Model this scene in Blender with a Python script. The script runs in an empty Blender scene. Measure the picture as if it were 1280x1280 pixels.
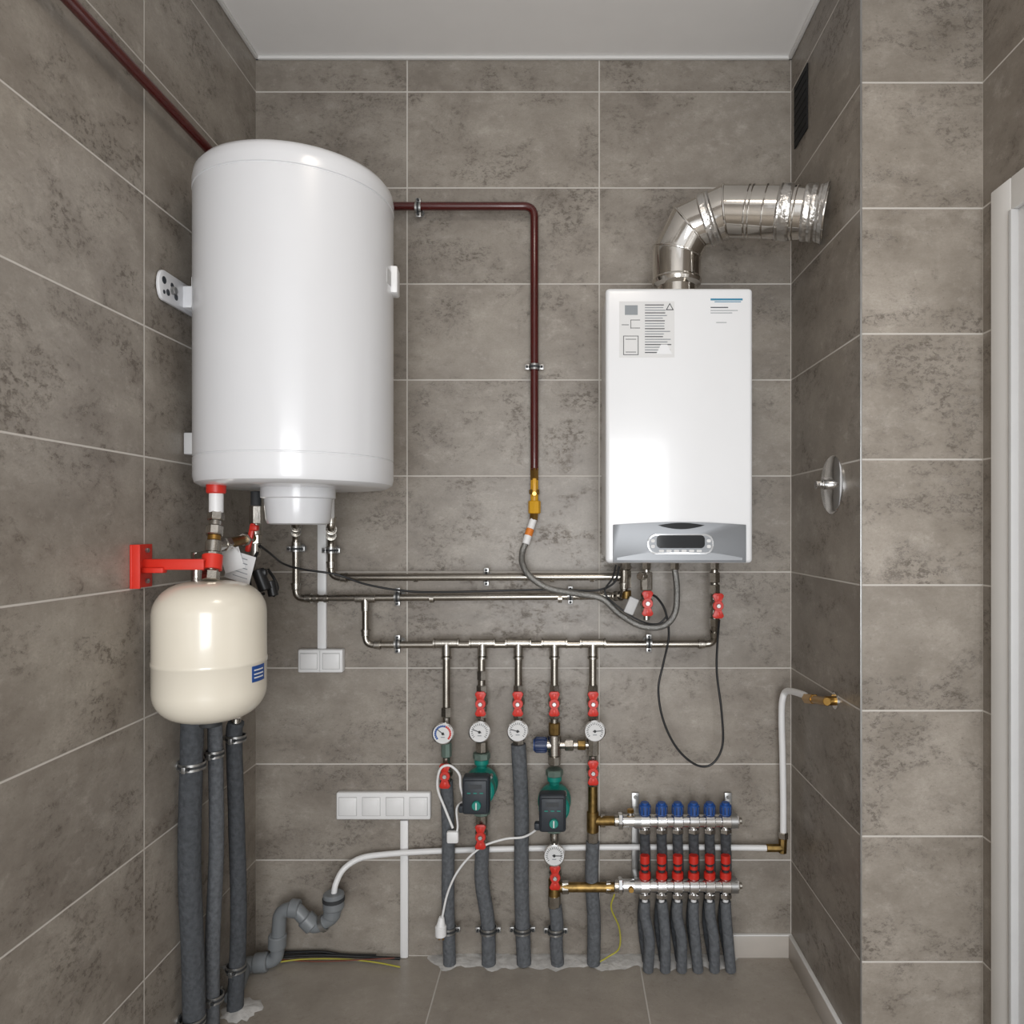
import bpy, bmesh, math, random
from mathutils import Vector, Matrix
random.seed(4)
D=2.25; FP=900.0; HC=1.3325
XL=-0.9625; XR=0.71; XR2=1.0; YR=-0.53; ZC=2.8075
# survey helper: metric position of a point whose real distance from the back wall is d
def P(u,v,d):
    s=FP/(D-d); return Vector(((u-705)/s,-d,HC+(662-v)/s))
def PX(u,v,X):
    s=(u-705)/X; d=D-FP/s; return Vector((X,-d,HC+(662-v)/s))
def FL(u,d,z=0.004):
    s=FP/(D-d); return Vector(((u-705)/s,-d,z))
def lin(h):
    h=h.lstrip('#'); o=[]
    for i in (0,2,4):
        c=int(h[i:i+2],16)/255; o.append(c/12.92 if c<=.04045 else ((c+.055)/1.055)**2.4)
    return (*o,1)

# ---------------------------------------------------------------- materials
def mat(name,col,rough=.5,metal=0,bump=0,bscale=60,var=.06,coat=0,vscale=12,stretch=None,bdist=.004):
    m=bpy.data.materials.new(name); m.use_nodes=True
    nt=m.node_tree; N=nt.nodes; L=nt.links; b=N['Principled BSDF']
    b.inputs['Roughness'].default_value=rough; b.inputs['Metallic'].default_value=metal
    b.inputs['Coat Weight'].default_value=coat
    b.inputs['Coat Roughness'].default_value=.08
    tc=N.new('ShaderNodeTexCoord'); n=N.new('ShaderNodeTexNoise'); n.inputs['Scale'].default_value=vscale
    n.inputs['Detail'].default_value=5
    L.new(tc.outputs['Object'],n.inputs['Vector'])
    mx=N.new('ShaderNodeMix'); mx.data_type='RGBA'
    c=lin(col); mx.inputs[6].default_value=tuple(max(0,x*(1-var)) for x in c[:3])+(1,)
    mx.inputs[7].default_value=tuple(min(1,x*(1+var)) for x in c[:3])+(1,)
    mrn=N.new('ShaderNodeMapRange'); mrn.inputs['From Min'].default_value=.32; mrn.inputs['From Max'].default_value=.68
    L.new(n.outputs['Fac'],mrn.inputs['Value'])
    L.new(mrn.outputs[0],mx.inputs[0]); L.new(mx.outputs[2],b.inputs['Base Color'])
    if bump:
        n2=N.new('ShaderNodeTexNoise'); n2.inputs['Scale'].default_value=bscale; n2.inputs['Detail'].default_value=4
        if stretch:
            mp=N.new('ShaderNodeMapping'); mp.inputs['Scale'].default_value=stretch
            L.new(tc.outputs['Object'],mp.inputs['Vector']); L.new(mp.outputs[0],n2.inputs['Vector'])
        else: L.new(tc.outputs['Object'],n2.inputs['Vector'])
        bp=N.new('ShaderNodeBump'); bp.inputs['Strength'].default_value=bump; bp.inputs['Distance'].default_value=bdist
        L.new(n2.outputs['Fac'],bp.inputs['Height']); L.new(bp.outputs[0],b.inputs['Normal'])
    return m

def tile_mat(name,ua,va,u0,v0,tw,th,c_lo,c_hi,c_dk,grout='#c3beb7',gw=.0021,rough=.38,patch=.72):
    m=bpy.data.materials.new(name); m.use_nodes=True
    nt=m.node_tree; N=nt.nodes; L=nt.links; b=N['Principled BSDF']
    g=N.new('ShaderNodeNewGeometry'); sp=N.new('ShaderNodeSeparateXYZ'); L.new(g.outputs['Position'],sp.inputs[0])
    def M(op,a,bv=None,c=None):
        n=N.new('ShaderNodeMath'); n.operation=op
        for i,x in enumerate((a,bv,c)):
            if x is None: continue
            if isinstance(x,(int,float)): n.inputs[i].default_value=x
            else: L.new(x,n.inputs[i])
        return n.outputs[0]
    U=M('DIVIDE',M('SUBTRACT',sp.outputs[ua],u0),tw); V=M('DIVIDE',M('SUBTRACT',sp.outputs[va],v0),th)
    fu=M('FRACT',U); fv=M('FRACT',V)
    du=M('MULTIPLY',M('MINIMUM',fu,M('SUBTRACT',1,fu)),tw)
    dv=M('MULTIPLY',M('MINIMUM',fv,M('SUBTRACT',1,fv)),th)
    dm=M('MINIMUM',du,dv)
    mr=N.new('ShaderNodeMapRange'); mr.inputs['From Min'].default_value=gw*.75; mr.inputs['From Max'].default_value=gw*1.25
    L.new(dm,mr.inputs['Value']); tile=mr.outputs[0]
    iu=M('FLOOR',U); iv=M('FLOOR',V)
    cb=N.new('ShaderNodeCombineXYZ'); L.new(iu,cb.inputs[0]); L.new(iv,cb.inputs[1])
    wn=N.new('ShaderNodeTexWhiteNoise'); wn.noise_dimensions='3D'; L.new(cb.outputs[0],wn.inputs['Vector'])
    vs=N.new('ShaderNodeVectorMath'); vs.operation='SCALE'; vs.inputs['Scale'].default_value=14
    L.new(wn.outputs['Color'],vs.inputs[0])
    st=N.new('ShaderNodeVectorMath'); st.operation='MULTIPLY'; st.inputs[1].default_value=(1,1,1.45); L.new(g.outputs['Position'],st.inputs[0])
    va_=N.new('ShaderNodeVectorMath'); va_.operation='ADD'; L.new(st.outputs[0],va_.inputs[0]); L.new(vs.outputs[0],va_.inputs[1])
    def noise(sc,det,ro,dist=0):
        n=N.new('ShaderNodeTexNoise'); n.inputs['Scale'].default_value=sc; n.inputs['Detail'].default_value=det
        n.inputs['Roughness'].default_value=ro; n.inputs['Distortion'].default_value=dist
        L.new(va_.outputs[0],n.inputs['Vector']); return n.outputs['Fac']
    def ramp(x,a,c):
        r=N.new('ShaderNodeMapRange'); r.inputs['From Min'].default_value=a; r.inputs['From Max'].default_value=c
        L.new(x,r.inputs['Value']); return r.outputs[0]
    def mix(f,a,c):
        x=N.new('ShaderNodeMix'); x.data_type='RGBA'
        if isinstance(f,(int,float)): x.inputs[0].default_value=f
        else: L.new(f,x.inputs[0])
        for i,q in ((6,a),(7,c)):
            if isinstance(q,tuple): x.inputs[i].default_value=q
            else: L.new(q,x.inputs[i])
        return x.outputs[2]
    base=mix(ramp(noise(5,10,.70),.34,.66),lin(c_lo),lin(c_hi))
    fine=ramp(noise(150,8,.8),.36,.64)
    base=mix(M('MULTIPLY',fine,.5),base,lin(c_lo))
    mask=ramp(noise(4.5,6,.72,.5),.48,.60)
    blot=M('MULTIPLY',ramp(noise(52,12,.8,.2),.495,.565),mask)
    spk=ramp(noise(75,8,.8),.60,.66)
    col=mix(M('MULTIPLY',mask,.12),base,lin(c_dk))
    col=mix(M('MULTIPLY',blot,patch),col,lin(c_dk))
    col=mix(M('MULTIPLY',spk,.5),col,lin(c_dk))
    lite=M('MULTIPLY',ramp(noise(13,12,.82),.53,.66),.38)
    col=mix(lite,col,lin('#b9b2a9'))
    hv=N.new('ShaderNodeHueSaturation'); L.new(col,hv.inputs['Color'])
    L.new(M('MULTIPLY_ADD',wn.outputs['Value'],.12,.94),hv.inputs['Value'])
    fin=mix(tile,lin(grout),hv.outputs[0])
    L.new(fin,b.inputs['Base Color'])
    L.new(M('SUBTRACT',M('MULTIPLY_ADD',blot,.15,rough),M('MULTIPLY',M('SUBTRACT',1,tile),-.3)),b.inputs['Roughness'])
    bp=N.new('ShaderNodeBump'); bp.inputs['Strength'].default_value=.5; bp.inputs['Distance'].default_value=.0015
    L.new(M('SUBTRACT',tile,M('MULTIPLY',blot,.25)),bp.inputs['Height']); L.new(bp.outputs[0],b.inputs['Normal'])
    return m

LO,HI,DK='#7d756c','#a19a90','#50473e'
m_back=tile_mat('tile_back',0,2,XR,0,.6,.3,LO,HI,DK)
m_sideL=tile_mat('tile_left',1,2,0,0,.6,.3,LO,HI,DK)
m_sideR=tile_mat('tile_right',1,2,YR,0,.6,.3,'#746c63','#948c82',DK)  # same tile darkened: shade on the right side walls put into the colour
m_ret=tile_mat('tile_return',0,2,XR,0,.6,.3,'#81796f','#a69e94',DK)  # same tile lightened: stronger light on the facing return put into the colour
m_floor=tile_mat('tile_floor',0,1,.2325,-.52,.605,.605,'#968e84','#aca49a','#7c7368',rough=.3,patch=.3)
m_ceil=mat('ceiling_paint','#e8e6e4',.8,var=.01)
m_trim=mat('trim_white','#e2e1df',.5,var=.01)
m_base=mat('baseboard_tile','#b5aea6',.4,var=.05)
W=mat('enamel_white','#dadbde',.24,var=.004,coat=.3)
W2=mat('boiler_white','#e3e4e6',.25,var=.004,coat=.2)
WP=mat('plastic_white','#e4e4e4',.4,var=.01)
WPd=mat('plastic_light_grey','#c0c0c0',.5,var=.02)  # greyer plastic for strips, patches, seams and small parts
CREAM=mat('enamel_cream','#e0d9ca',.25,var=.01,coat=.4)
SS=mat('stainless_pipe','#a29d95',.27,1,var=.12)
NI=mat('nickel_fitting','#b3afa8',.27,1,var=.15,bump=.1,bscale=150,vscale=40)
CH=mat('chrome','#e2e2e2',.12,1,var=.02)
FLU=mat('polished_flue','#d8d4ce',.11,1,var=.04,bump=.10,bscale=14)
TAPE=mat('aluminium_tape','#d5d3d0',.28,1,bump=1.0,bscale=70,var=.05)
BR=mat('brass','#b08a4c',.3,1,var=.12)
BRD=mat('aged_brass','#8d7447',.4,1,var=.35,vscale=50)
RED=mat('red_plastic','#c42c20',.4,var=.04)
REDP=mat('red_steel','#d03224',.4,var=.04)
MAR=mat('maroon_paint','#48100d',.25,var=.08,coat=.5)
GI=mat('grey_insulation','#5a5d61',.9,bump=.8,bscale=90,var=.22,vscale=90,bdist=.005)
GID=mat('grey_insulation_dark','#45484c',.9,bump=.8,bscale=90,var=.22,vscale=90,bdist=.005)
PVC=mat('grey_pvc','#777b7e',.4,var=.03)
BK=mat('black_plastic','#17181a',.4,var=.05)
BKG=mat('display_black','#050608',.08,var=.01)
DG=mat('pump_grey','#2b3138',.5,var=.05)
TEAL=mat('pump_teal','#0f7f73',.4,var=.06)
GRN=mat('green_grey_iron','#6e8078',.5,.5,var=.1)
BLU=mat('blue_plastic','#1f4b8f',.4,var=.05)
BLUD=mat('blue_dark','#1d2f55',.4,var=.05)
LOGO=mat('blue_logo','#2f7f9f',.5,var=.02)
SIL=mat('silver_panel','#808387',.35,.2,var=.01)
SIL2=mat('silver_light','#919498',.35,.2,var=.01)
SIL3=mat('silver_bezel','#c9cbcd',.25,.5,var=.01)
YEL=mat('yellow_paint','#d09c20',.4,var=.04)
ORG=mat('orange_band','#d67a2a',.5,var=.03)
ZN=mat('zinc_steel','#a9a9a8',.35,.9,var=.15)
DZ=mat('dark_rubber','#303234',.7,var=.1)
PAP=mat('paper','#d6d6d6',.7,var=.01)
INK=mat('print_ink','#3c3f42',.7,var=.02)
INKL=mat('print_ink_light','#8b9094',.7,var=.02)
PLA=mat('plaster','#bfbdba',.9,bump=.9,bscale=50,var=.15,vscale=30)
YG=mat('yellow_green_wire','#a8a23c',.5,var=.1)
RW=mat('brown_wire','#6e3a2c',.5,var=.1)
HOSE=mat('braided_hose','#8f8e8b',.4,.8,bump=.7,bscale=300,var=.15)
VOID=mat('vent_dark','#08080a',.8,var=.02)

# ---------------------------------------------------------------- mesh builder
def frame(a):
    up=Vector((0,0,1)) if abs(a.z)<.9 else Vector((1,0,0))
    x=up.cross(a).normalized(); return x,a.cross(x).normalized()
class B:
    def __init__(s,name): s.name=name; s.bm=bmesh.new(); s.mats=[]
    def mi(s,m):
        if m not in s.mats: s.mats.append(m)
        return s.mats.index(m)
    def merge(s,bm,m,recalc=True):
        if recalc: bmesh.ops.recalc_face_normals(bm,faces=bm.faces[:])
        i=s.mi(m)
        for f in bm.faces: f.material_index=i; f.smooth=True
        me=bpy.data.meshes.new('t'); bm.to_mesh(me); bm.free(); s.bm.from_mesh(me); bpy.data.meshes.remove(me)
    def lathe(s,o,axis,prof,m,seg=32,rot=0):
        bm=bmesh.new(); o=Vector(o); a=Vector(axis).normalized(); x,y=frame(a); R=[]
        for r,t in prof:
            c=o+a*t
            if r<1e-6: R.append([bm.verts.new(c)])
            else: R.append([bm.verts.new(c+(x*math.cos(rot+2*math.pi*i/seg)+y*math.sin(rot+2*math.pi*i/seg))*r) for i in range(seg)])
        for A,C in zip(R,R[1:]):
            if len(A)==1 and len(C)==1: continue
            for i in range(seg):
                j=(i+1)%seg
                if len(A)==1: bm.faces.new((A[0],C[i],C[j]))
                elif len(C)==1: bm.faces.new((A[i],A[j],C[0]))
                else: bm.faces.new((A[i],A[j],C[j],C[i]))
        s.merge(bm,m); return s
    def cyl(s,p0,p1,r,m,seg=24,ch=None,r2=None):
        p0=Vector(p0);p1=Vector(p1);L=(p1-p0).length
        r2=r if r2 is None else r2
        c=min(r,L)*.12 if ch is None else ch
        s.lathe(p0,p1-p0,[(0,0),(r-c,0),(r,c),(r2,L-c),(r2-c,L),(0,L)],m,seg); return s
    def ring(s,c,axis,r,w,t,m,seg=28):
        s.lathe(Vector(c)-Vector(axis).normalized()*w/2,axis,[(r,0),(r+t,0),(r+t,w),(r,w),(r,0)],m,seg)
    def box(s,c,size,m,bev=.002,rot=None,seg=2):
        bm=bmesh.new(); bmesh.ops.create_cube(bm,size=1)
        for v in bm.verts: v.co=Vector((v.co.x*size[0],v.co.y*size[1],v.co.z*size[2]))
        if bev: bmesh.ops.bevel(bm,geom=bm.edges[:],offset=min(bev,min(size)*.45),segments=seg,affect='EDGES',profile=.5)
        T=Matrix.Translation(Vector(c))
        if rot is not None: T=T@rot.to_4x4()
        bm.transform(T); s.merge(bm,m); return s
    def prism(s,pts,dv,m,bev=0):
        bm=bmesh.new(); dv=Vector(dv)
        A=[bm.verts.new(Vector(p)) for p in pts]; C=[bm.verts.new(Vector(p)+dv) for p in pts]
        bm.faces.new(A); bm.faces.new(C[::-1]); n=len(A)
        for i in range(n): bm.faces.new((A[i],C[i],C[(i+1)%n],A[(i+1)%n]))
        if bev: bmesh.ops.bevel(bm,geom=bm.edges[:],offset=bev,segments=2,affect='EDGES',profile=.5)
        s.merge(bm,m); return s
    def sweep(s,path,r,m,seg=16,cap=True):
        bm=bmesh.new(); n=len(path); T=[]
        for i in range(n):
            a=path[min(i+1,n-1)]-path[max(i-1,0)]; T.append(a.normalized())
        x,_=frame(T[0]); R=[]
        rr=r if isinstance(r,list) else [r]*n
        for i in range(n):
            x=(x-T[i]*x.dot(T[i])).normalized(); y=T[i].cross(x)
            R.append([bm.verts.new(path[i]+(x*math.cos(2*math.pi*k/seg)+y*math.sin(2*math.pi*k/seg))*rr[i]) for k in range(seg)])
        for A,C in zip(R,R[1:]):
            for k in range(seg):
                j=(k+1)%seg; bm.faces.new((A[k],A[j],C[j],C[k]))
        if cap: bm.faces.new(R[0]); bm.faces.new(R[-1])
        s.merge(bm,m); return s
    def pipe(s,pts,r,m,fil=.03,seg=16,col=None,cl=.018):
        pts=[Vector(p) for p in pts]; path=[pts[0]]; cols=[]
        for i in range(1,len(pts)-1):
            a,b,c=pts[i-1],pts[i],pts[i+1]; d0=(a-b).normalized(); d1=(c-b).normalized()
            ang=d0.angle(d1); 
            if ang>math.pi-.02: path.append(b); continue
            t=min(fil/math.tan(ang/2),(a-b).length*.48,(c-b).length*.48)
            p0=b+d0*t; p1=b+d1*t
            for k in range(9):
                q=k/8; path.append(p0*(1-q)**2+b*2*q*(1-q)+p1*q*q)
            if ang<2.4: cols+= [(p0,d0),(p1,d1)]
        path.append(pts[-1]); s.sweep(path,r,m,seg)
        if col:
            for p,d in cols: s.cyl(p,p+d*cl,r*1.22,col,seg=20); s.ring(p+d*cl,d,r*1.1,.005,r*.3,col)
        return s
    def spline(s,pts,r,m,seg=10,n=8,rough=0):
        p=[Vector(q) for q in pts]; p=[p[0]*2-p[1]]+p+[p[-1]*2-p[-2]]; out=[]
        for i in range(1,len(p)-2):
            for k in range(n):
                t=k/n; a,b,c,d=p[i-1],p[i],p[i+1],p[i+2]
                out.append(.5*((2*b)+(c-a)*t+(2*a-5*b+4*c-d)*t*t+(3*b-a-3*c+d)*t**3))
        out.append(p[-2]); s.sweep(out,[r*(1+random.uniform(-rough,rough)) for _ in out] if rough else r,m,seg); return s
    def patch(s,c,r,a0,a1,z0,z1,m,n=16,t=.0008):
        bm=bmesh.new(); V=[]
        for k in range(n+1):
            a=math.radians(a0+(a1-a0)*k/n); e=Vector((math.cos(a),math.sin(a),0))
            V.append([bm.verts.new(Vector((c[0],c[1],z))+e*q) for z,q in ((z0,r+t),(z1,r+t),(z1,r-.002),(z0,r-.002))])
        for A,C in zip(V,V[1:]):
            for k in range(4): bm.faces.new((A[k],A[(k+1)%4],C[(k+1)%4],C[k]))
        bm.faces.new(V[0]); bm.faces.new(V[-1]); s.merge(bm,m)
    def clamp(s,c,ax,wall,r,dist,ins=False):
        c=Vector(c); ax=Vector(ax).normalized(); w=Vector(wall).normalized(); l=ax.cross(w).normalized()
        s.ring(c,ax,r,.014,.0025,DZ); s.ring(c,ax,r+.002,.018,.002,ZN); s.ring(c,ax,r+.003,.006,.002,DZ)
        for q in (1,-1):
            e=c+l*q*(r+.009)
            rot=Matrix((l,w,ax)).transposed()
            s.box(e,(.014,.010,.016),ZN,.001,rot)
            s.cyl(e-w*.012,e+w*.01,.0038,DZ,seg=8)
        s.cyl(c+w*(r+.002),c+w*dist,.004,ZN,seg=10)
        s.cyl(c+w*(r+.002),c+w*(r+.012),.008,ZN,seg=6)
        if dist>.03: s.cyl(c+w*(dist-.004),c+w*dist,.012,ZN,seg=16)
    def finish(s,sharp=38):
        me=bpy.data.meshes.new(s.name); 
        vs=[v.co for v in s.bm.verts]
        lo=Vector([min(v[i] for v in vs) for i in range(3)]); hi=Vector([max(v[i] for v in vs) for i in range(3)])
        c=(lo+hi)/2; bmesh.ops.translate(s.bm,verts=s.bm.verts[:],vec=-c)
        s.bm.to_mesh(me); s.bm.free()
        for m in s.mats: me.materials.append(m)
        me.set_sharp_from_angle(angle=math.radians(sharp))
        o=bpy.data.objects.new(s.name,me); o.location=c; bpy.context.collection.objects.link(o); return o

# ---------------------------------------------------------------- room shell
def slab(name,x0,x1,y0,y1,z0,z1,mats,pick=None):
    me=bpy.data.meshes.new(name); bm=bmesh.new(); bmesh.ops.create_cube(bm,size=1)
    c=Vector(((x0+x1)/2,(y0+y1)/2,(z0+z1)/2))
    for v in bm.verts: v.co=Vector((v.co.x*(x1-x0),v.co.y*(y1-y0),v.co.z*(z1-z0)))
    bm.normal_update()
    for f in bm.faces:
        f.material_index=0 if pick is None else pick(f.normal)
    bm.to_mesh(me); bm.free()
    for m in mats: me.materials.append(m)
    o=bpy.data.objects.new(name,me); o.location=c; bpy.context.collection.objects.link(o); return o
YN=-3.4
slab('wall_back',XL-.1,XR,0,.1,0,ZC,[m_back])
slab('wall_left',XL-.1,XL,YN,0,0,ZC,[m_sideL])
slab('wall_right',XR,XR2+.1,YR,.1,0,ZC,[m_sideR,m_ret],lambda n:1 if abs(n.y)>.5 else 0)
slab('wall_right_near',XR2,XR2+.1,YN,YR,0,ZC,[m_sideR])
slab('floor',XL-.1,XR2+.1,YN,.1,-.1,0,[m_floor])
slab('ceiling',XL-.1,XR2+.1,YN,.1,ZC,ZC+.1,[m_ceil])
t=B('trim_ceiling')
t.box(((XL+XR)/2,-.006,ZC-.005),(XR-XL,.012,.01),m_trim,.003)
t.box((XL+.006,YN/2,ZC-.005),(.012,-YN,.01),m_trim,.003)
t.box((XR-.006,YR/2,ZC-.005),(.012,-YR,.01),m_trim,.003)
t.box(((XR+XR2)/2,YR-.006,ZC-.005),(XR2-XR,.012,.01),m_trim,.003)
t.finish()
b=B('baseboard_back'); xa=FL(914,.01).x
b.box(((xa+XR)/2,-.006,.034),(XR-xa,.012,.068),m_base,.002); b.box(((xa+XR)/2,-.006,.070),(XR-xa,.012,.004),m_trim,.001); b.finish()
b=B('baseboard_right')
b.box((XR-.006,YR/2-.006,.034),(.012,-YR-.012,.068),m_base,.002); b.box((XR-.006,YR/2-.006,.070),(.012,-YR-.012,.004),m_trim,.001); b.finish()
b=B('baseboard_right_near')
b.box(((XR+XR2)/2,YR-.006,.034),(XR2-XR,.012,.068),m_base,.002); b.finish()
b=B('trim_corner'); b.box((XR-.001,YR-.001,ZC/2+.036),(.004,.004,ZC-.09),ZN,.001); b.finish()
# door on the near right wall
d=B('door_1')
dz=2.108; ya=-.592; wd=.075
d.box((XR2-.0095,ya-wd/2,dz/2),(.018,wd,dz),m_trim,.004)
d.box((XR2-.0095,ya-wd-.8-wd/2,dz/2),(.018,wd,dz),m_trim,.004)
d.box((XR2-.0095,ya-wd-.4,dz-wd/2),(.018,.8,wd),m_trim,.004)
d.box((XR2-.0045,ya-wd-.4,(dz-wd)/2),(.008,.8,dz-wd),WP,.002)
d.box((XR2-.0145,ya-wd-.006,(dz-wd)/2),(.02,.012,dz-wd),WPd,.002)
d.cyl((XR2-.005,ya-wd-.72,1.0),(XR2-.05,ya-wd-.72,1.0),.009,CH); d.cyl((XR2-.05,ya-wd-.73,1.0),(XR2-.05,ya-wd-.6,1.0),.008,CH)
d.finish()
v=B('wall_vent')
v.box((XR-.002,-.098,2.595),(.004,.118,.19),VOID,.001)
for k in range(7): v.box((XR-.0045,-.098,2.52+k*.025),(.003,.108,.003),VOID,.001)
v.finish()

# ---------------------------------------------------------------- water heater
hx,hy,hr=-.683,-.406,.24
h=B('water_heater')
h.lathe((hx,hy,0),(0,0,1),[(0,1.437),(.19,1.437),(.222,1.439),(.236,1.447),(.24,1.46),(.24,1.506),(.2385,1.5075),(.2385,1.5095),(.24,1.511),
 (.24,2.152),(.2385,2.1535),(.2385,2.1555),(.241,2.157),(.241,2.178),(.238,2.196),(.228,2.209),(.205,2.217),(.12,2.228),(0,2.232)],W,96)
h.lathe((hx+.003,hy,0),(0,0,1),[(0,1.345),(.066,1.345),(.074,1.348),(.078,1.358),(.083,1.41),(.091,1.413),(.091,1.438),(0,1.438)],W,64)
h.box((hx+hr*math.cos(math.radians(6))+.004,hy+hr*math.sin(math.radians(6)),1.975),(.022,.05,.07),WP,.005,Matrix.Rotation(math.radians(6),3,'Z'))
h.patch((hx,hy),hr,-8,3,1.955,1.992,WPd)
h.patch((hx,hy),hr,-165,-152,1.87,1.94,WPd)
yb=-.46; zc=1.915
out=[]
for k in range(9):
    a=math.pi/2+math.pi*k/8; out.append((yb-.075-.0+.035*math.cos(a)*.6*1,zc+.036*math.sin(a)))
out=[Vector((XL+.002,y,z)) for y,z in out]+[Vector((XL+.002,yb+.1,zc-.036)),Vector((XL+.002,yb+.1,zc+.036))]
h.prism(out,(.008,0,0),W,.0015)
h.box((XL+.018,yb+.06,zc),(.03,.1,.055),W,.003)
h.box((XL+.016,-.385,1.55),(.026,.10,.055),WPd,.003)
for yy,zz,rr_ in ((-.535,zc+.012,.009),(-.518,zc-.012,.008),(-.50,zc+.010,.007),(-.482,zc-.012,.008),(-.535,zc-.016,.005)):
    h.cyl((XL+.008,yy,zz),(XL+.0108,yy,zz),rr_,DG,16)
h.cyl((XL+.008,-.50,zc-.002),(XL+.02,-.50,zc-.002),.010,ZN,6)
h.cyl((-.825,-.542,1.418),(-.825,-.542,1.441),.022,RED); h.cyl((-.825,-.542,1.372),(-.825,-.542,1.42),.016,WP)
h.cyl(P(412,610,.25),P(412,648,.25),.013,WP); h.box(P(409,640,.29),(.018,.02,.05),WP,.004)
h.cyl(P(409,628,.30),P(409,631,.31),.004,RED)
h.finish()

f=B('safety_valve_group')
A0=Vector((-.825,-.542,1.372)); A1=Vector((-.8148,-.59,1.215))
def L(t): return A0.lerp(A1,t)
for a,c,r,m,sg in ((0,.12,.019,NI,6),(.12,.2,.014,NI,24),(.2,.34,.020,NI,8),(.34,.42,.0145,BR,24),(.42,.6,.018,NI,24),(.6,.66,.021,NI,8),(.66,.86,.015,NI,24),(.86,1.0,.019,NI,6)):
    f.cyl(L(a),L(c),r,m,sg)
q=P(318,672,.35)
f.cyl(L(.5),L(.5).lerp(q,.25),.014,NI); f.cyl(L(.5).lerp(q,.2),L(.5).lerp(q,.32),.018,NI,6); f.cyl(L(.5).lerp(q,.3),q,.012,BRD)
f.cyl(L(.5).lerp(q,.7),L(.5).lerp(q,.82),.018,NI,8)
f.cyl(P(320,614,.35),P(320,634,.35),.013,DZ); f.cyl(P(320,632,.35),P(320,655,.35),.017,NI,6); f.cyl(P(320,650,.35),P(319,696,.35),.0135,NI)
f.cyl(P(319,668,.35),P(319,680,.35),.018,NI,8)
f.box(P(313,672,.40),(.013,.012,.075),RED,.004,Matrix.Rotation(.2,3,'Y')); f.box(P(318,660,.40),(.02,.02,.015),RED,.004)
f.cyl(P(319,662,.36),P(316,662,.40),.006,NI)
f.cyl(P(246,735,.5),P(246,690,.5),.013,NI); f.cyl(P(246,712,.5),P(246,700,.5),.018,NI,6); f.cyl(P(246,696,.5),P(262,693,.53),.011,NI)
f.finish()

# expansion tank
tx,ty,tr=-.8148,-.59,.1204
t=B('expansion_tank')
prof=[(0,.890),(.02,.890)]
zb,zt=.896,1.214
for k in range(1,11):
    a=math.pi/2*k/10; prof.append((.02+(tr-.02)*math.sin(a)**.75,zb+.070*(1-math.cos(a))))
prof+=[(tr,1.026),(tr+.0015,1.028),(tr+.0015,1.036),(tr,1.038)]
for k in range(10,0,-1):
    a=math.pi/2*k/10; prof.append((.02+(tr-.02)*math.sin(a)**.75,zt-.074*(1-math.cos(a))))
prof+=[(.02,zt),(0,zt)]
t.lathe((tx,ty,0),(0,0,1),prof,CREAM,72)
t.patch((tx,ty),tr,-20,3,.988,1.024,BLU)
for z in (.996,1.004,1.013): t.patch((tx,ty),tr,-17,-1,z,z+.003,PAP,t=.0014)
t.cyl((tx,ty,.880),(tx,ty,.893),.024,DZ); t.finish()

br=B('tank_bracket')
z0=1.252
br.box((XL+.003,-.616,1.25),(.005,.08,.098),REDP,.001)
br.box((XL+.012,-.652,1.25),(.02,.005,.098),REDP,.001)
br.box(((XL+tx)/2+.0,-.610,z0),(tx-XL-.01,.006,.022),REDP,.001)
br.box(((XL+tx)/2+.0,-.600,z0+.011),(tx-XL-.01,.026,.004),REDP,.001)
br.box((XL+.03,-.612,z0-.012),(.05,.02,.012),REDP,.002)
br.ring(L(.74),A0-A1,.0155,.034,.007,REDP); 
for yy,zz in ((-.6,1.285),(-.64,1.215),(-.6,1.215)): br.cyl((XL+.005,yy,zz),(XL+.011,yy,zz),.006,ZN,6)
br.finish()

tg=B('paper_tag')
rt=Matrix.Rotation(.25,3,'Y')@Matrix.Rotation(-.3,3,'Z')
tg.box(P(300,709,.47),(.078,.0015,.07),PAP,.0005,rt); tg.box(P(290,700,.475),(.05,.0015,.055),PAP,.0005,Matrix.Rotation(-.3,3,'Y'))
for k in range(5): tg.box(P(300,697+k*6,.4725),(.045,.001,.0018),INKL,0,rt)
tg.spline([P(300,692,.47),P(292,684,.5),P(272,684,.545)],.0012,PAP,6); tg.finish()
pl=B('power_plug')
pl.cyl(P(322,712,.40),P(332,738,.40),.016,BK); pl.cyl(P(338,726,.38),P(342,745,.38),.013,BK); pl.box(P(327,716,.40),(.03,.02,.02),BK,.006)
pl.spline([P(330,742,.40),P(318,744,.39),P(312,725,.38),P(318,700,.37),P(322,690,.37)],.004,BK)
pl.spline([P(342,745,.38),P(347,735,.36),P(342,722,.36),P(335,712,.38)],.004,BK)
pl.finish()

# ---------------------------------------------------------------- insulated risers by the left wall
def riser(px,d,r,zt,clz,gm):
    X=(px-705)/(FP/(D-d))
    o=B('insulated_riser_pipe')
    pts=[Vector((X+.006*math.sin(i*1.7+px),-d+.004*math.sin(i+px),z)) for i,z in enumerate([0.004,.25,.5,.75,zt])]
    o.spline(pts,r,gm,24,10,.012)
    o.cyl(pts[-1]-Vector((0,0,.01)),pts[-1]+Vector((0,0,.05)),r*.6,NI); o.cyl(pts[-1]+Vector((0,0,.01)),pts[-1]+Vector((0,0,.035)),r*.8,NI,6)
    for z in clz:
        c=Vector((X,-d,z)); o.clamp(c,(0,0,1),(-1,0,0),r+.001,X-XL)
    o.finish(); return X
riser(240,.455,.0265,.97,(.745,.11),GID)
riser(268,.36,.0185,.95,(.745,.105),GI)
riser(295,.255,.0215,.80,(.755,.12),GID)

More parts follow.
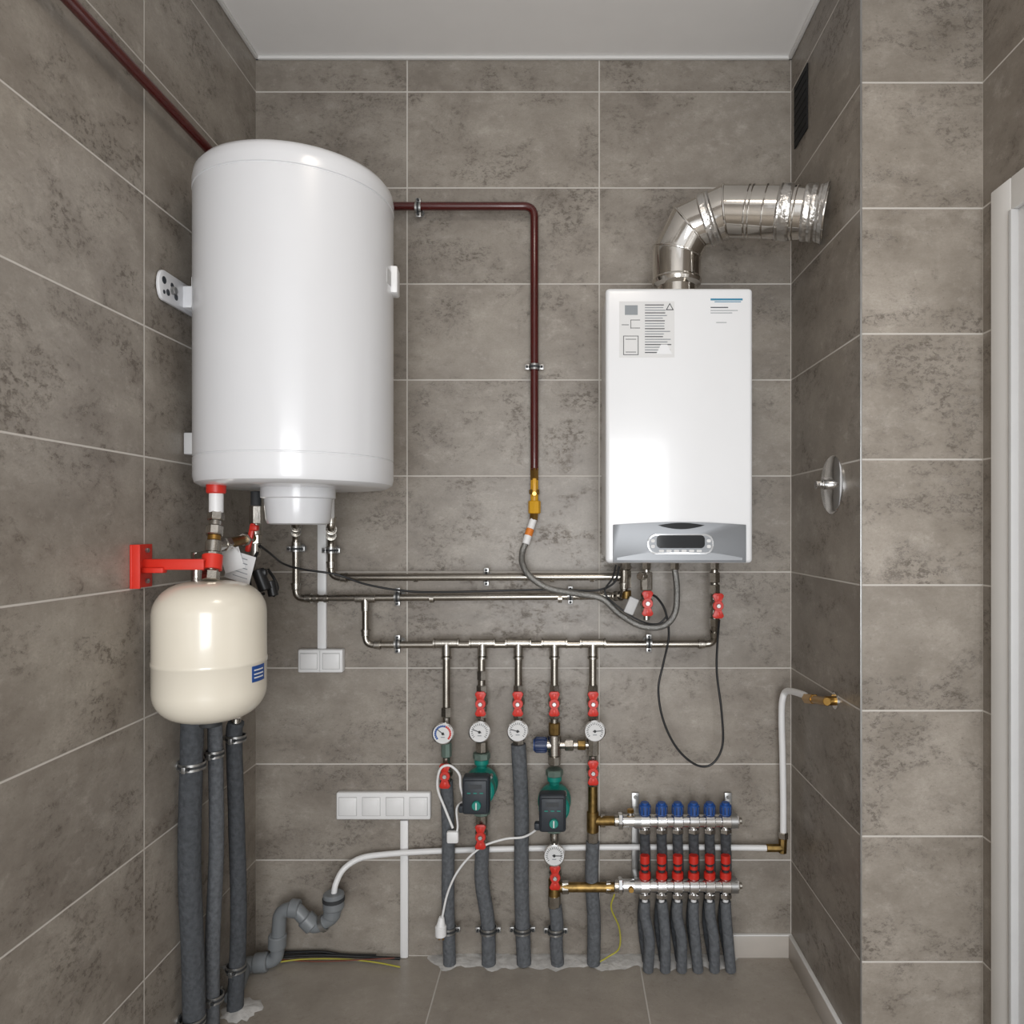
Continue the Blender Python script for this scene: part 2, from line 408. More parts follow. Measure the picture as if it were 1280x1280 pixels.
# ---------------------------------------------------------------- boiler
s=FP/(D-.29); bx=(849-705)/s; bz0=HC+(662-704)/s; bz1=HC+(662-360)/s; bw=184/s
g=B('gas_boiler')
g.box((bx,-.145,(bz0+bz1)/2+.004),(bw-.006,.27,bz1-bz0-.012),W2,.008,seg=3)
g.box((bx,-.277,(bz0+bz1)/2),(bw,.03,bz1-bz0),W2,.011,seg=4)
def bp(u,v,d=.2925): return Vector(((u-705)/s,-d,HC+(662-v)/s))
arc=[bp(766,703),bp(932,703)]+[bp(932-166*k/14,656-3.5*math.sin(math.pi*k/14)) for k in range(15)]
g.prism([p+Vector((0,.006,0)) for p in arc],(0,-.011,0),SIL,.0015)
ar2=[bp(771,700,.2975),bp(927,700,.2975)]+[bp(927-156*k/14,697-9*math.sin(math.pi*k/14),.2975) for k in range(15)]
g.prism(ar2,(0,-.0012,0),SIL2)
vis=[bp(822+58*k/12,656.5-3*math.sin(math.pi*k/12),.2975) for k in range(13)]+[bp(880-58*k/12,657+4.5*math.sin(math.pi*k/12),.2975) for k in range(1,12)]
g.prism(vis,(0,-.0015,0),BKG)
def rr(cx,cy,w,hh,r,d,n=5):
    o=[]
    for qx,qy,a0 in ((1,1,0),(-1,1,90),(-1,-1,180),(1,-1,270)):
        for k in range(n+1):
            a=math.radians(a0+90*k/n); o.append(bp(cx+qx*(w/2-r)+r*abs(math.cos(a))*qx*1,cy-(qy*(hh/2-r)+r*abs(math.sin(a))*qy),d))
    return o
g.prism(rr(850,680,82,25,10,.2975),(0,-.003,0),SIL3,.0008)
g.prism(rr(850,680,78,21,9,.3002),(0,-.001,0),SIL)
g.prism(rr(850,677,60,16,5,.3008),(0,-.0015,0),BKG)
for k in range(6): g.prism(rr(826+k*9.4,688.5,6.5,2.8,1.2,.3008),(0,-.001,0),PAP)
for uu in (815.5,885): 
    g.prism(rr(uu,676,5,4,1.5,.3008),(0,-.001,0),PAP); g.prism(rr(uu,683,5,4,1.5,.3008),(0,-.001,0),PAP)
def stk(u0,v0,u1,v1,m,d=.2922,t=.0006): g.box((bp((u0+u1)/2,0).x,-d,bp(0,(v0+v1)/2).z),((u1-u0)/s,t,(v1-v0)/s),m,0)
stk(774,377,843,447,PAP)
stk(781,382,797,394,INKL,.2927); 
for k in range(19):
    stk(806,381+k*3.3,806+22+random.random()*(4 if k<4 else 11),382.1+k*3.3,INKL if k%3 else INK,.2927)
for (a,c,e,ff) in ((779,420,798,420.7),(779,443.3,798,444),(779,420,779.8,444),(797.2,420,798,444),(782,424,795,424.7),(782,440,795,440.7),(788,400,800,400.7),(788,410,800,410.7),(788,400,788.7,411),(777,406,786,406.7)):
    stk(a,c,e,ff,INK,.2927)
g.prism([bp(832,388,.2925),bp(842,388,.2925),bp(837,379,.2925)],(0,-.0006,0),INK); g.prism([bp(833.8,387,.2931),bp(840.2,387,.2931),bp(837,381,.2931)],(0,-.0003,0),PAP)
g.prism([bp(820,443,.2925),bp(826,431,.2925),bp(834,431,.2925),bp(840,443,.2925)],(0,-.0006,0),W2)
stk(888,373.4,928,375.8,LOGO); stk(893,377,926,378,LOGO); stk(888,384,910,385.2,INK); stk(888,388,922,388.8,INKL); stk(888,391,915,391.8,INKL); stk(895,403,908,403.8,INKL)
for u,d_ in ((783,.11),(808,.12),(843,.13),(893,.11)): g.cyl(P(u,692,d_),P(u,712,d_),.014,NI,6)
g.finish()

# flue
fl=B('flue_pipe')
zf=2.187; fe=Vector((XR-.002,-.305,zf))
R=.0695
c0=P(846,330,.155); base=Vector((c0.x,-.155,bz1-.004))
fl.lathe(base,(0,0,1),[(0,0),(.066,0),(.066,.004),(.057,.006),(.057,.05),(.060,.052),(.069,.058),(.0725,.066),(.0725,.070),(.069,.076),(.069,.092),(0,.092)],FLU,56)
path=[base+Vector((0,0,.075)),P(845,316,.155),P(863,284,.175),P(908,264,.215)]
path[1].x=base.x; path[1].y=base.y
path.append(fe)
def gored(o,path,r,m,seg=56):
    bm=bmesh.new(); n=len(path)
    dirs=[(path[i+1]-path[i]).normalized() for i in range(n-1)]
    x,_=frame(dirs[0]); x=(x-dirs[0]*x.dot(dirs[0])).normalized(); y=dirs[0].cross(x)
    V=[bm.verts.new(path[0]+(x*math.cos(2*math.pi*k/seg)+y*math.sin(2*math.pi*k/seg))*r) for k in range(seg)]; first=V
    seams=[]
    for i in range(n-1):
        nrm=(dirs[i]+dirs[i+1]).normalized() if i<n-2 else dirs[i]
        pt=path[i+1]; new=[]
        for v in V:
            t=(pt-v.co).dot(nrm)/dirs[i].dot(nrm); new.append(bm.verts.new(v.co+dirs[i]*t))
        for k in range(seg):
            j=(k+1)%seg; bm.faces.new((V[k],V[j],new[j],new[k]))
        V=new
        if i<n-2: seams.append([v.co.copy() for v in new]+[new[0].co.copy(),new[1].co.copy()])
    bm.faces.new(first); bm.faces.new(V)
    o.merge(bm,m)
    for sm in seams: o.sweep(sm,.0032,m,8,False)
gored(fl,path,R,FLU)
def bead(p,a,r=R,w=.006,t=.003,m=FLU): 
    fl.lathe(Vector(p)-Vector(a).normalized()*w/2,a,[(r-.002,0),(r+t*.7,w*.15),(r+t,w*.5),(r+t*.7,w*.85),(r-.002,w)],m,56)
dh=(fe-path[3]).normalized()
for tt in (.22,.26,.40,.70): bead(path[3].lerp(fe,tt),dh)
dd=(path[3]-path[2]).normalized()
def tape(p,a,w,r=R): fl.lathe(Vector(p)-Vector(a)*w/2,a,[(r,0),(r+.0025,.002)]+[(r+.002+random.random()*.003,w*k/8) for k in range(1,8)]+[(r+.0025,w-.002),(r,w)],TAPE,56)
tape(path[2].lerp(path[3],.55),dd,.035)
tape(path[3].lerp(fe,.60),dh,.04)
tape(path[3].lerp(fe,.87),dh,.05)
fl.lathe(fe-dh*.016,dh,[(R,0),(R+.005,.002),(R+.007,.008),(R+.010,.013),(R,.014)],TAPE,56)
fl.finish(14)

# ---------------------------------------------------------------- gas line
gp=B('gas_pipe')
zg=2.325; yg=-.04
gp.pipe([(-.928,-3.3,zg),(-.928,yg,zg),(P(668,260,.04).x,yg,zg),P(668,588,.04)],.0125,MAR,.035,20)
gp.clamp(P(523,260,.04)*1,(1,0,0),(0,1,0),.013,.04); gp.clamp(P(668,459,.04),(0,0,1),(0,1,0),.013,.04)
gp.cyl(P(668,585,.04),P(668,600,.04),.014,BR,6); gp.cyl(P(668,600,.04),P(668,628,.04),.012,YEL)
gp.cyl(P(668,612,.04),P(668,618,.04),.018,BR,6)
gp.box(P(668,608,.065),(.012,.008,.05),YEL,.003); gp.cyl(P(668,617,.04),P(668,617,.07),.007,BR)
gp.cyl(P(668,626,.04),P(668,642,.04),.019,YEL,8); gp.cyl(P(668,640,.04),P(667,650,.042),.014,BR,6)
gp.cyl(P(667,648,.042),P(661,668,.055),.011,WP); gp.cyl(P(661,667,.055),P(657,680,.06),.0115,WP); gp.cyl(P(663,661,.051),P(660,670,.056),.0122,ORG)
gp.spline([P(657,679,.06),P(653,690,.065),P(653,704,.085),P(662,720,.105),P(685,735,.115),P(720,742,.12),P(752,748,.12),P(775,768,.12),P(803,783,.12),P(830,782,.125),P(844,765,.13),P(846,735,.13),P(843,708,.13)],.0095,HOSE,14)
gp.finish()

# ---------------------------------------------------------------- heating pipework
hp=B('heating_pipework'); d=.06
r=.0108
hp.pipe([P(414,650,.24),P(414,660,.24),P(414,672,d),P(414,722,d),P(783,721,d+.02),P(783,708,.105)],r,SS,.028,16,NI)
hp.pipe([P(370,640,.2),P(370,656,.2),P(370,668,d),P(370,748,d),P(767,745,d),P(780,745,.1),P(780,712,.11)],r,SS,.026,16,NI)
hp.pipe([P(457,748,d),P(457,806,d),P(893,805,d),P(893,775,.1),P(893,712,.11)],r,SS,.026,16,NI)
hp.cyl(P(444,748,d),P(470,748,d),.0135,NI); hp.cyl(P(457,748,d),P(457,764,d),.0135,NI)
for u in (395,408,540,700): 
    hp.ring(P(u,748,d),(1,0,0),r,.012,.0025,NI)
for u in (430,520,690,740): hp.ring(P(u,722,d),(1,0,0),r,.012,.0025,NI)
for u in (558,603,648,693,741):
    hp.cyl(P(u-14,804,d),P(u+14,804,d),.0138,NI); hp.cyl(P(u,804,d),P(u,820,d),.0145,NI); hp.ring(P(u,822,d),(0,0,1),.012,.006,.0045,NI)
    for q in (-15,15): hp.ring(P(u+q,804,d),(1,0,0),.011,.005,.005,NI)
for u,v in ((608,721),(497,746),(713,744),(497,805),(811,804)): hp.clamp(P(u,v,d),(1,0,0),(0,1,0),.0115,d)
hp.clamp(P(414,688,d),(0,0,1),(0,1,0),.0115,d); hp.clamp(P(370,686,d),(0,0,1),(0,1,0),.0115,d)
hp.cyl(P(808,706,.12),P(808,775,.12),.0095,NI); hp.cyl(P(808,715,.12),P(808,738,.12),.018,NI,8); hp.cyl(P(808,720,.12),P(800,720,.15),.012,NI)
hp.cyl(P(783,712,.105),P(783,735,.105),.0155,NI,6); hp.cyl(P(783,738,.102),P(783,748,.1),.0145,BRD,24)
hp.cyl(P(893,715,.108),P(893,728,.105),.0165,NI,6); hp.cyl(P(893,730,.108),P(893,742,.105),.0165,NI,6); hp.cyl(P(893,772,.102),P(893,782,.095),.0155,NI,6)
hp.box(P(789,757,.14),(.03,.02,.05),WPd,.004,Matrix.Rotation(.4,3,'Y'))
S=lambda v0,v1,rad,m,sg=24,u=0: hp.cyl(P(u,v0,d),P(u,v1,d),rad,m,sg)
# V1
S(820,884,.0115,SS,24,558); S(884,896,.016,NI,6,558); S(896,930,.012,NI,24,558); S(928,946,.016,GRN,8,558); S(946,978,.0125,NI,24,558); S(970,980,.0165,NI,6,558)
# V2
for u in (602,648):
    S(820,860,.0115,SS,24,u); S(856,866,.0165,NI,6,u); S(866,890,.015,NI,24,u); S(888,897,.0175,NI,6,u); S(896,926,.0135,NI,24,u)
S(838,850,.0145,NI,6,602)
S(926,940,.018,NI,8,602); S(1018,1030,.0175,NI,8,602); S(1030,1054,.0145,NI,24,602); S(1050,1058,.017,NI,6,602)
S(922,932,.018,NI,6,648)
# V4
S(820,860,.0115,SS,24,693); S(856,866,.0165,NI,6,693); S(866,890,.015,NI,24,693); S(888,898,.0175,NI,6,693); S(896,905,.012,SS,24,693); S(903,918,.0175,BRD,8,693)
S(918,944,.0205,NI,24,693); S(944,956,.019,NI,8,693); S(1028,1040,.0175,NI,8,693); S(1040,1078,.0135,NI,24,693); S(1074,1084,.018,NI,6,693); S(1082,1098,.015,NI,24,693)
S(1098,1120,.0185,BRD,24,693); S(1118,1134,.0195,NI,8,693)
hp.cyl(P(693,931,d),P(672,931,d),.018,NI); 
hp.cyl(P(693,931,d),P(741,931,d),.0115,NI); hp.cyl(P(706,931,d),P(717,931,d),.018,NI,6); hp.cyl(P(722,931,d),P(732,931,d),.0155,BRD,6)
# V5
S(820,860,.0115,SS,24,741); S(856,866,.0165,NI,6,741); S(866,890,.015,NI,24,741); S(888,898,.0175,NI,6,741); S(896,925,.0135,NI,24,741)
S(920,944,.0185,NI,8,741); S(944,974,.0135,NI,24,741); S(972,982,.018,NI,6,741); S(980,1030,.0145,BRD,24,741); S(1014,1040,.0185,BRD,24,741); S(1038,1056,.0175,NI,8,741)
hp.cyl(P(741,1026,d),P(775,1026,.075),.0145,BRD); hp.cyl(P(750,1026,d),P(757,1026,d),.019,NI,6)
hp.cyl(P(693,1109,d),P(775,1109,.075),.0145,BRD); hp.cyl(P(702,1109,d),P(711,1109,d),.019,NI,6); hp.cyl(P(757,1109,.07),P(764,1109,.07),.018,NI,6)
hp.finish()
bc=B('mixing_valve_cap'); bc.cyl(P(684,931,d),P(668,931,d),.0225,BLUD,32); bc.cyl(P(669,931,d),P(667,931,d),.018,BLU,32)
for k in range(16):
    a=k*math.pi/8; c=Vector((0,math.cos(a),math.sin(a)))*.0225; bc.box(P(676,931,d)+c,(.03,.003,.003),BLUD,.001)
bc.finish()

def drop(u0,v0,u1,r,m=GI,cl=None,d0=.06,d1=.045,w=None):
    o=B('insulated_pipe'); a=P(u0,v0,d0); e=FL(u1,d1)
    w=random.uniform(-.008,.008) if w is None else w
    pts=[a,a.lerp(e,.3)+Vector((w,0,0)),a.lerp(e,.65)+Vector((-w*.5,0,0)),e]
    o.spline(pts,r,m,24,9,.015)
    if cl:
        zz=HC+(662-cl)/410.; t=(a.z-zz)/(a.z-e.z); c=a.lerp(e,t)+Vector((-w*.5,0,0))
        o.clamp(c,(0,0,1),(0,1,0),r+.001,-c.y)
    o.finish()
drop(558,976,562,.0195,GI,1163,w=.003); drop(603,1056,611,.0215,GI,1163,w=-.008); drop(648,930,655,.0225,GI,1163,w=0.004)
drop(694,1132,697,.02,GI,1163,w=.003); drop(741,1052,742,.0205,GI,w=-.004)

def valve(u,v,d,hd=.028):
    o=B('ball_valve'); c=P(u,v,d)
    o.lathe(c+Vector((0,0,-.028)),(0,0,1),[(0,0),(.016,0),(.016,.012),(.014,.014),(.0185,.02),(.0195,.028),(.0185,.036),(.014,.042),(.016,.044),(.016,.056),(0,.056)],NI,8)
    o.cyl(c,c+Vector((0,-hd,0)),.008,NI); y=-hd
    o.cyl(c+Vector((0,y+.004,0)),c+Vector((0,y-.006,0)),.0155,RED,24)
    for q in (1,-1):
        pts=[Vector((c.x+x,c.y+y+.003,c.z+q*z)) for x,z in ((-.008,.006),(-.010,.018),(-.0155,.025),(-.0165,.031),(-.011,.037),(.011,.037),(.0165,.031),(.0155,.025),(.010,.018),(.008,.006))]
        o.prism(pts,(0,-.008,0),RED,.0015)
        o.box(c+Vector((0,y-.006,q*.024)),(.009,.003,.014),REDP,.001)
    o.cyl(c+Vector((0,y-.004,0)),c+Vector((0,y-.012,0)),.0068,ZN,6)
    o.finish()
for u,v in ((602,877),(648,877),(693,877),(741,877),(558,966),(741,962),(602,1041),(694,1091)): valve(u,v,.06)
valve(808,753,.12); valve(895,756,.105)

def gauge(u,v,d,blue=False,ang=.7):
    o=B('temperature_gauge'); c=P(u,v,d)
    o.cyl(c,c+Vector((0,-.03,0)),.007,NI)
    c2=c+Vector((0,-.022,0)); ax=Vector((0,-1,0))
    o.lathe(c2,ax,[(0,0),(.026,0),(.0315,.003),(.0325,.008),(.0325,.014),(.0295,.0155),(.0285,.013),(0,.013)],CH,48)
    o.lathe(c2,ax,[(0,.0125),(.0285,.0125),(.0285,.0134),(0,.0134)],PAP,48)
    y=c2.y-.0137
    for k in range(19):
        a=math.radians(-130+k*260/18); e=Vector((math.sin(a),0,math.cos(a)))
        m=INK
        if blue: m=BLU if k<11 else RED
        o.box(Vector((c.x,y,c.z))+e*.0225,(.0016 if not blue else .005,.0006,.006),m,0,Matrix.Rotation(a,3,'Y'))
    e=Vector((math.sin(ang),0,math.cos(ang)))
    o.box(Vector((c.x,y-.001,c.z))+e*.008,(.0022,.0006,.028),BK,0,Matrix.Rotation(ang,3,'Y')); o.cyl((c.x,y,c.z),(c.x,y-.003,c.z),.004,BK)
    o.box((c.x,y,c.z-.011),(.012,.0006,.0025),INKL,0)
    o.finish()
gauge(556,913,.066,True,-.9); gauge(601,911,.066,False,-1.2); gauge(648,910,.066,False,-1.3); gauge(743,910,.066,False,1.5); gauge(693,1063,.066,False,1.6)

def pump(u,v,d):
    o=B('circulation_pump'); c=P(u,v,d)
    Y=Vector((0,-1,0))
    o.cyl(c+Vector((0,0,-.085)),c+Vector((0,0,.085)),.016,TEAL,32)
    for q in (1,-1):
        o.cyl(c+Vector((0,0,q*.074)),c+Vector((0,0,q*.094)),.0265,GRN,8)
        o.cyl(c+Vector((0,0,q*.058)),c+Vector((0,0,q*.076)),.022,TEAL,24)
    o.lathe(c-Y*.032,Y,[(0,0),(.03,0),(.044,.008),(.05,.022),(.05,.045),(.046,.055),(.046,.06),(0,.06)],TEAL,48)
    o.cyl(c+Y*.026,c+Y*.075,.0455,TEAL,48)
    for k in range(4):
        a=math.pi/4+k*math.pi/2; e=Vector((math.cos(a),0,math.sin(a)))*.045
        o.cyl(c+e+Y*.02,c+e+Y*.045,.006,ZN,6)
    k=c+Vector((-.004,-.095,.004))
    o.box(k,(.078,.05,.108),DG,.009,seg=3)
    o.box(k+Vector((0,-.027,0)),(.066,.01,.094),DG,.004)
    o.cyl(k+Vector((0.004,-.030,-.022)),k+Vector((0.004,-.042,-.022)),.013,TEAL,24); o.box(k+Vector((.004,-.043,-.022)),(.004,.003,.02),PAP,.001)
    o.box(k+Vector((.0,-.0325,.030)),(.038,.001,.012),INK,0)
    for q in range(3): o.box(k+Vector((-.018+q*.018,-.033,.012)),(.01,.001,.003),TEAL,0)
    o.box(c+Vector((-.045,-.08,-.045)),(.025,.025,.022),DG,.005)
    o.finish()
pump(602,979,.06); pump(693,1000,.06)

# ---------------------------------------------------------------- underfloor manifold
mf=B('underfloor_heating_manifold'); d=.085
us=(806,827,847,867,887,907)
for v,kind in ((1026,'r'),(1107,'s')):
    a=P(778,v,d).x; e=P(918,v,d).x; z=P(0,v,d).z
    mf.cyl((a-.025,-d,z),(a+.004,-d,z),.0165,NI,24); mf.cyl((a-.012,-d,z),(a+.0,-d,z),.025,CH,6)
    mf.cyl((a,-d,z),(e,-d,z),.0185,CH,32); mf.cyl((e,-d,z),(e+.012,-d,z),.022,CH,6); mf.cyl((e+.01,-d,z),(e+.022,-d,z),.01,NI)
    for u in us:
        x=P(u,v,d).x
        mf.cyl((x-.0155,-d,z),(x+.0155,-d,z),.0225,CH,12)
        mf.cyl((x,-d,z-.034),(x,-d,z),.013,CH); mf.cyl((x,-d,z-.036),(x,-d,z-.022),.0185,CH,6)
        if kind=='r':
            mf.cyl((x,-d,z),(x,-d,z+.03),.012,CH); mf.cyl((x,-d,z+.020),(x,-d,z+.050),.0172,BLU,20)
            for k in range(10):
                q=k*math.pi/5; mf.box((x+math.cos(q)*.0168,-d+math.sin(q)*.0168,z+.034),(.0035,.0035,.022),BLUD,.001)
            mf.cyl((x,-d,z+.048),(x,-d,z+.056),.012,BLU,20)
        else:
            mf.cyl((x,-d,z),(x,-d,z+.03),.012,CH); mf.cyl((x,-d,z+.022),(x,-d,z+.042),.0172,RED,20)
            mf.cyl((x,-d,z+.04),(x,-d,z+.075),.0098,DZ,20); mf.cyl((x,-d,z+.068),(x,-d,z+.092),.0145,RED,20); mf.cyl((x,-d,z+.050),(x,-d,z+.060),.0125,RED,20)
for u in (797,917):
    x=P(u,1026,d).x; za=P(0,1002,d).z; zb_=P(0,1125,d).z
    mf.box((x,-.012,(za+zb_)/2),(.022,.004,za-zb_),ZN,.001)
    for v in (1026,1107):
        z=P(0,v,d).z; mf.ring((x,-d,z),(1,0,0),.0188,.02,.003,ZN); mf.box((x,-.04,z+.014),(.02,.06,.003),ZN,.001); mf.box((x,-.04,z-.014),(.02,.06,.003),ZN,.001)
        mf.cyl((x,-.003,z+.045 if v==1026 else z-.03),(x,-.018,z+.045 if v==1026 else z-.03),.006,ZN,6)
        mf.box((x,-.006,z),(.02,.012,.04),ZN,.001)
z=P(0,1026,d).z; x=P(788,0,d).x
mf.cyl((x,-d,z),(x,-d,z+.03),.008,CH); mf.cyl((x,-d-.0,z+.025),(x,-d,z+.035),.011,BR,6)
mf.cyl((x,-d,P(0,1107,d).z),(x,-d-.03,P(0,1107,d).z),.008,BR)
mf.finish()
for i,u in enumerate(us):
    o=B('underfloor_loop_pipe')
    a=P(u,1040,d); e=FL(u+3+i*.4,.035); x=a.x
    o.spline([a,P(u,1050,d-.01),P(u+1,1075,.05),P(u+1,1107,.036),P(u-3,1150,.035),e],.0155,GID,16,8,.02)
    a=P(u,1121,d)
    o.cyl(a+Vector((0,0,.004)),a-Vector((0,0,.02)),.0085,WP)
    o.spline([a-Vector((0,0,.014)),P(u+random.uniform(-1,3),1145,.087),P(u+3+random.uniform(-1,3),1175,.086),FL(u+4+i*.5,.08)],.0162,GI,16,10,.02)
    o.finish()

# ---------------------------------------------------------------- white water pipe
wp=B('water_supply_pipe'); d=.035
wp.spline([P(417,1120,.08),P(420,1104,.075),P(430,1086,.05),P(450,1073,.035),P(480,1068,.03),P(540,1064,.025),P(640,1061,.022),P(760,1059,.022),P(880,1059,.03),P(965,1060,.045)],.0088,WP,16)
wp.cyl(P(958,1060,.045),P(980,1060,.045),.0125,BRD,8); wp.cyl(P(978,1066,.045),P(979,1044,.045),.013,BRD,8); wp.cyl(P(979,1048,.045),P(979,1040,.045),.015,NI,6)
wx=XR-.03
v0=P(979,1042,.045)
wp.spline([v0,P(979,1000,.047),P(978,940,.05),P(977,900,.055),P(978,875,.06),P(984,864,.08),PX(1003,868,wx),PX(1010,873,wx)],.0098,WP,18)
q0=PX(1008,873,wx)
wp.cyl(q0,PX(1018,874,wx),.0145,BR,6); wp.cyl(PX(1016,874,wx),PX(1034,877,wx),.011,BR)
q1=PX(1030,876,wx); wp.cyl(q1,q1+Vector((.029,0,0)),.012,BR); wp.cyl(q1+Vector((.027,0,0)),q1+Vector((.03,0,0)),.022,CH,24)
wp.finish()
fp=B('stop_valve_rosette')
c=PX(1041,606,XR)
fp.lathe(c,(-1,0,0),[(0,0),(.077,0),(.077,.003),(.073,.006),(.02,.008),(0,.008)],CH,64)
fp.cyl(c,c+Vector((-.028,0,0)),.013,CH,32); fp.cyl(c+Vector((-.024,0,0)),c+Vector((-.034,0,0)),.010,CH,32)
fp.cyl(c+Vector((-.032,.0,0)),c+Vector((-.046,0,0)),.012,CH,8); fp.cyl(c+Vector((-.039,0,0)),c+Vector((-.041,-.03,.0)),.004,CH)
fp.finish()

# ---------------------------------------------------------------- sockets & trunking
def sockets(name,u0,u1,v0,v1,n,d=.022):
    o=B(name); a=P(u0,v0,d); e=P(u1,v1,d)
    o.box(((a.x+e.x)/2,-d/2,(a.z+e.z)/2),(e.x-a.x,d,a.z-e.z),WP,.005,seg=3)
    w=(e.x-a.x)/n
    for k in range(n):
        cx=a.x+w*(k+.5); cz=(a.z+e.z)/2; hh=(a.z-e.z)*.66; ww=min(w*.74,hh*1.1)
        o.box((cx,-d-.0015,cz),(ww,.005,hh),WP,.003); 
        o.box((cx,-d-.0008,cz),(ww+.003,.002,hh+.003),WPd,.001)
        if n==4: o.box((cx,-d-.0045,cz),(ww*.8,.002,hh*.8),WP,.002)
    if n==2: o.box(((a.x+e.x)/2,-d-.001,(a.z+e.z)/2),(.0015,.003,(a.z-e.z)*.9),WPd,0)
    o.finish()
sockets('power_socket_strip',420,538,991,1025,4)
sockets('double_power_socket',372,428,812,841,2,.03)
def trunk(u,v0,v1,w=.024,d=.014,z1=None):
    o=B('cable_trunking'); a=P(u,v0,d); e=P(u,v1,d); zb=e.z if z1 is None else z1
    o.box((a.x,-d/2,(a.z+zb)/2),(w,d,a.z-zb),WP,.002); o.box((a.x,-d-.0002,(a.z+zb)/2),(w-.008,.002,a.z-zb),WP,.001); o.finish()
trunk(505,1026,1195,z1=.002); trunk(402,640,811,w=.027)

# ---------------------------------------------------------------- drain trap
dp=B('drain_trap'); r=.0205
dp.pipe([P(417,1132,.08),P(417,1146,.08),P(392,1160,.08),P(368,1134,.08),P(350,1140,.08),P(346,1200,.07),P(300,1206,.08)],r,PVC,.03,20)
dp.pipe([P(325,1204,.08),P(306,1206,.085),FL(298,.16,.012),FL(290,.22,.012)],r*1.05,PVC,.03,20)
dp.cyl(P(417,1116,.08),P(417,1136,.08),.031,PVC); dp.cyl(P(417,1121,.08),P(417,1126,.08),.033,DZ); dp.cyl(P(417,1134,.08),P(414,1146,.08),.026,PVC)
dp.cyl(P(392,1158,.08),P(381,1147,.08),.0265,PVC); dp.cyl(P(374,1136,.08),P(362,1135,.08),.0265,PVC); dp.cyl(P(347,1168,.077),P(346.5,1184,.074),.0265,PVC)
dp.cyl(P(335,1202,.078),P(318,1204,.08),.0275,PVC)
dp.ring(P(404,1154,.08),P(417,1146,.08)-P(392,1160,.08),.021,.012,.004,ZN)
dp.finish()

# ---------------------------------------------------------------- cables
cb=B('power_cable')
cb.spline([P(325,682,.36),P(338,692,.3),P(355,705,.2),P(380,712,.14),P(420,718,.1),P(460,731,.09),P(510,739,.085),P(560,740,.085),P(640,738,.085),P(700,737,.085),P(745,738,.09),P(768,728,.1),P(774,708,.11)],.0032,BK)
cb.finish()
cb=B('sensor_cable')
cb.spline([P(812,742,.15),P(822,748,.14),P(832,765,.13),P(836,795,.12),P(829,830,.11),P(823,862,.11),P(829,900,.11),P(846,935,.11),P(870,956,.11),P(890,955,.11),P(903,932,.11),P(902,890,.11),P(896,840,.11),P(897,800,.12),P(899,775,.14)],.0034,BK); cb.finish()
cb=B('boiler_cable'); cb.spline([P(770,706,.14),P(766,722,.13),P(756,740,.12),P(772,758,.13),P(800,776,.13),P(822,780,.12),P(834,770,.12)],.0028,BK); cb.finish()
cb=B('pump_cable')
cb.spline([P(583,1008,.13),P(576,985,.13),P(574,968,.12),P(562,957,.11),P(550,962,.11),P(547,985,.1),P(556,1010,.1),P(566,1035,.1)],.0038,WP)
cb.spline([P(566,1052,.1),P(572,1035,.1),P(571,1010,.11),P(582,1000,.12)],.0032,WP)
cb.box(P(566,1046,.1),(.036,.018,.036),WP,.006)
cb.finish()
cb=B('extension_plug')
cb.spline([P(675,1022,.12),P(672,1035,.11),P(655,1046,.09),P(630,1049,.085),P(600,1060,.085),P(575,1085,.085),P(560,1115,.08),P(552,1150,.08)],.0034,WP)
cb.cyl(P(552,1146,.08),P(551,1158,.08),.008,WP,r2=.014); cb.cyl(P(551,1157,.08),P(551,1170,.08),.017,WP); cb.cyl(P(549,1169,.08),P(549,1175,.08),.0025,BR); cb.cyl(P(554,1169,.08),P(554,1175,.08),.0025,BR)
cb.finish()
cb=B('earth_wire')
cb.spline([FL(345,.05,.01),FL(380,.04,.014),FL(430,.035,.011),FL(470,.05,.01),FL(500,.07,.008)],.0022,YG)
cb.spline([FL(350,.03,.016),FL(400,.025,.018),FL(450,.025,.013),FL(500,.03,.01)],.0045,BK)
cb.spline([FL(350,.02,.022),FL(400,.018,.024),FL(430,.02,.016),FL(470,.018,.012)],.004,BK)
cb.spline([FL(350,.04,.012),FL(400,.045,.010),FL(450,.04,.012),FL(499,.03,.012)],.002,RW)
cb.spline([P(768,1118,.09),P(764,1135,.08),P(774,1160,.06),P(774,1185,.05),P(760,1196,.05),FL(748,.05,.01)],.0025,YG)
cb.finish()

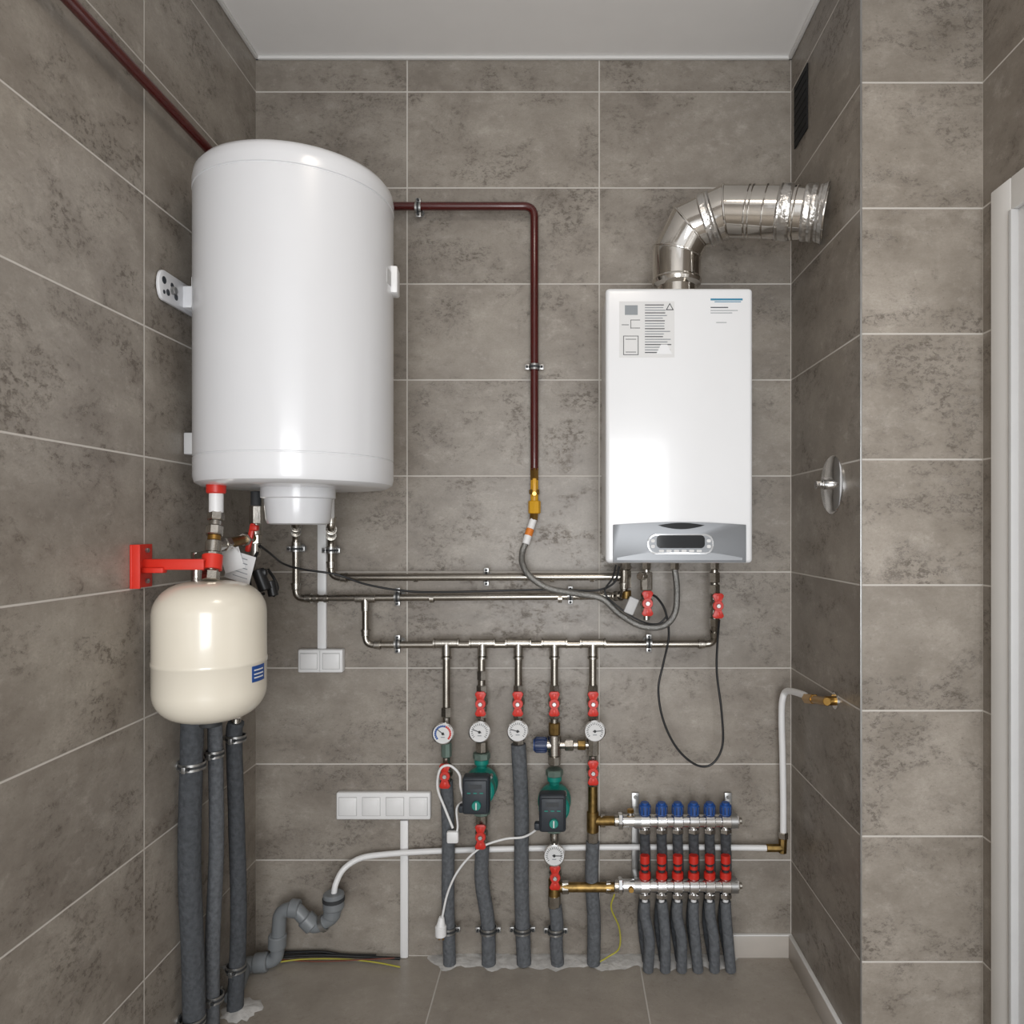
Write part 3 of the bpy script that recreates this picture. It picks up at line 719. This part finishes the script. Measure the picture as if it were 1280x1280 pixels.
# ---------------------------------------------------------------- plaster smears at the floor penetrations
def smear(name,u0,u1,dep,hgt=.008,n=70,xs=None):
    bm=bmesh.new(); x0=FL(u0,.0).x; x1=FL(u1,.0).x; rows=8; V=[]
    for i in range(n+1):
        x=x0+(x1-x0)*i/n; e=min(1,min(i,n-i)/4)
        w=dep*(.6+.35*(math.sin(i*.5)*.3+math.sin(i*1.3+1)*.2+random.random()*.3+.3))*(.2+.8*e)
        V.append([bm.verts.new((x,-w*k/rows-.0005,.001+hgt*(1-(k/rows)**2)*e*(.7+.6*random.random()) if k<rows else .0005)) for k in range(rows+1)])
    for A,C in zip(V,V[1:]):
        for k in range(rows): bm.faces.new((A[k],A[k+1],C[k+1],C[k]))
    o=B(name); o.merge(bm,PLA); o.finish(60)
smear('plaster_patch',535,922,.085,.006)
smear('plaster_patch',322,350,.10,.006,20)
def blob(cx,cy,r):
    bm=bmesh.new(); n=28; c=bm.verts.new((cx,cy,.01)); R1=[];R2=[]
    for i in range(n):
        a=2*math.pi*i/n; q=r*(.8+.35*random.random()); R1.append(bm.verts.new((cx+q*.6*math.cos(a),cy+q*.6*math.sin(a),.009))); R2.append(bm.verts.new((cx+q*math.cos(a),cy+q*math.sin(a),.0008)))
    for i in range(n):
        j=(i+1)%n; bm.faces.new((c,R1[i],R1[j])); bm.faces.new((R1[i],R2[i],R2[j],R1[j]))
    o=B('plaster_patch'); o.merge(bm,PLA); o.finish(60)
blob(-.895,-.255,.052)

# ---------------------------------------------------------------- lights, world, camera
def area(name,loc,rot,sx,sy,e,col=(1,1,1)):
    l=bpy.data.lights.new(name,'AREA'); l.shape='RECTANGLE'; l.size=sx; l.size_y=sy; l.energy=e; l.color=col
    o=bpy.data.objects.new(name,l); o.location=loc; o.rotation_euler=rot; bpy.context.collection.objects.link(o); return o
area('window_daylight',(0.05,-3.35,1.1),(math.radians(90),0,0),1.15,1.6,52,(.97,.985,1))
area('overhead_fill',(0.05,-1.5,ZC-.03),(0,0,0),.4,.4,6,(1,.90,.78))  # added unseen fill from above, warm to brown the upper tiles
w=bpy.data.worlds.new('World'); bpy.context.scene.world=w; w.use_nodes=True
bg=w.node_tree.nodes['Background']; bg.inputs[0].default_value=(.97,.98,1,1); bg.inputs[1].default_value=1.0
cam=bpy.data.cameras.new('Camera'); co=bpy.data.objects.new('Camera',cam); bpy.context.collection.objects.link(co)
co.location=(0,-D,HC); co.rotation_euler=(math.radians(90),0,0)
cam.sensor_width=36; cam.lens=FP/1280*36; cam.shift_x=-65/1280; cam.shift_y=22/1280; cam.clip_start=.01
bpy.context.scene.camera=co
bpy.context.scene.view_settings.view_transform='Standard'
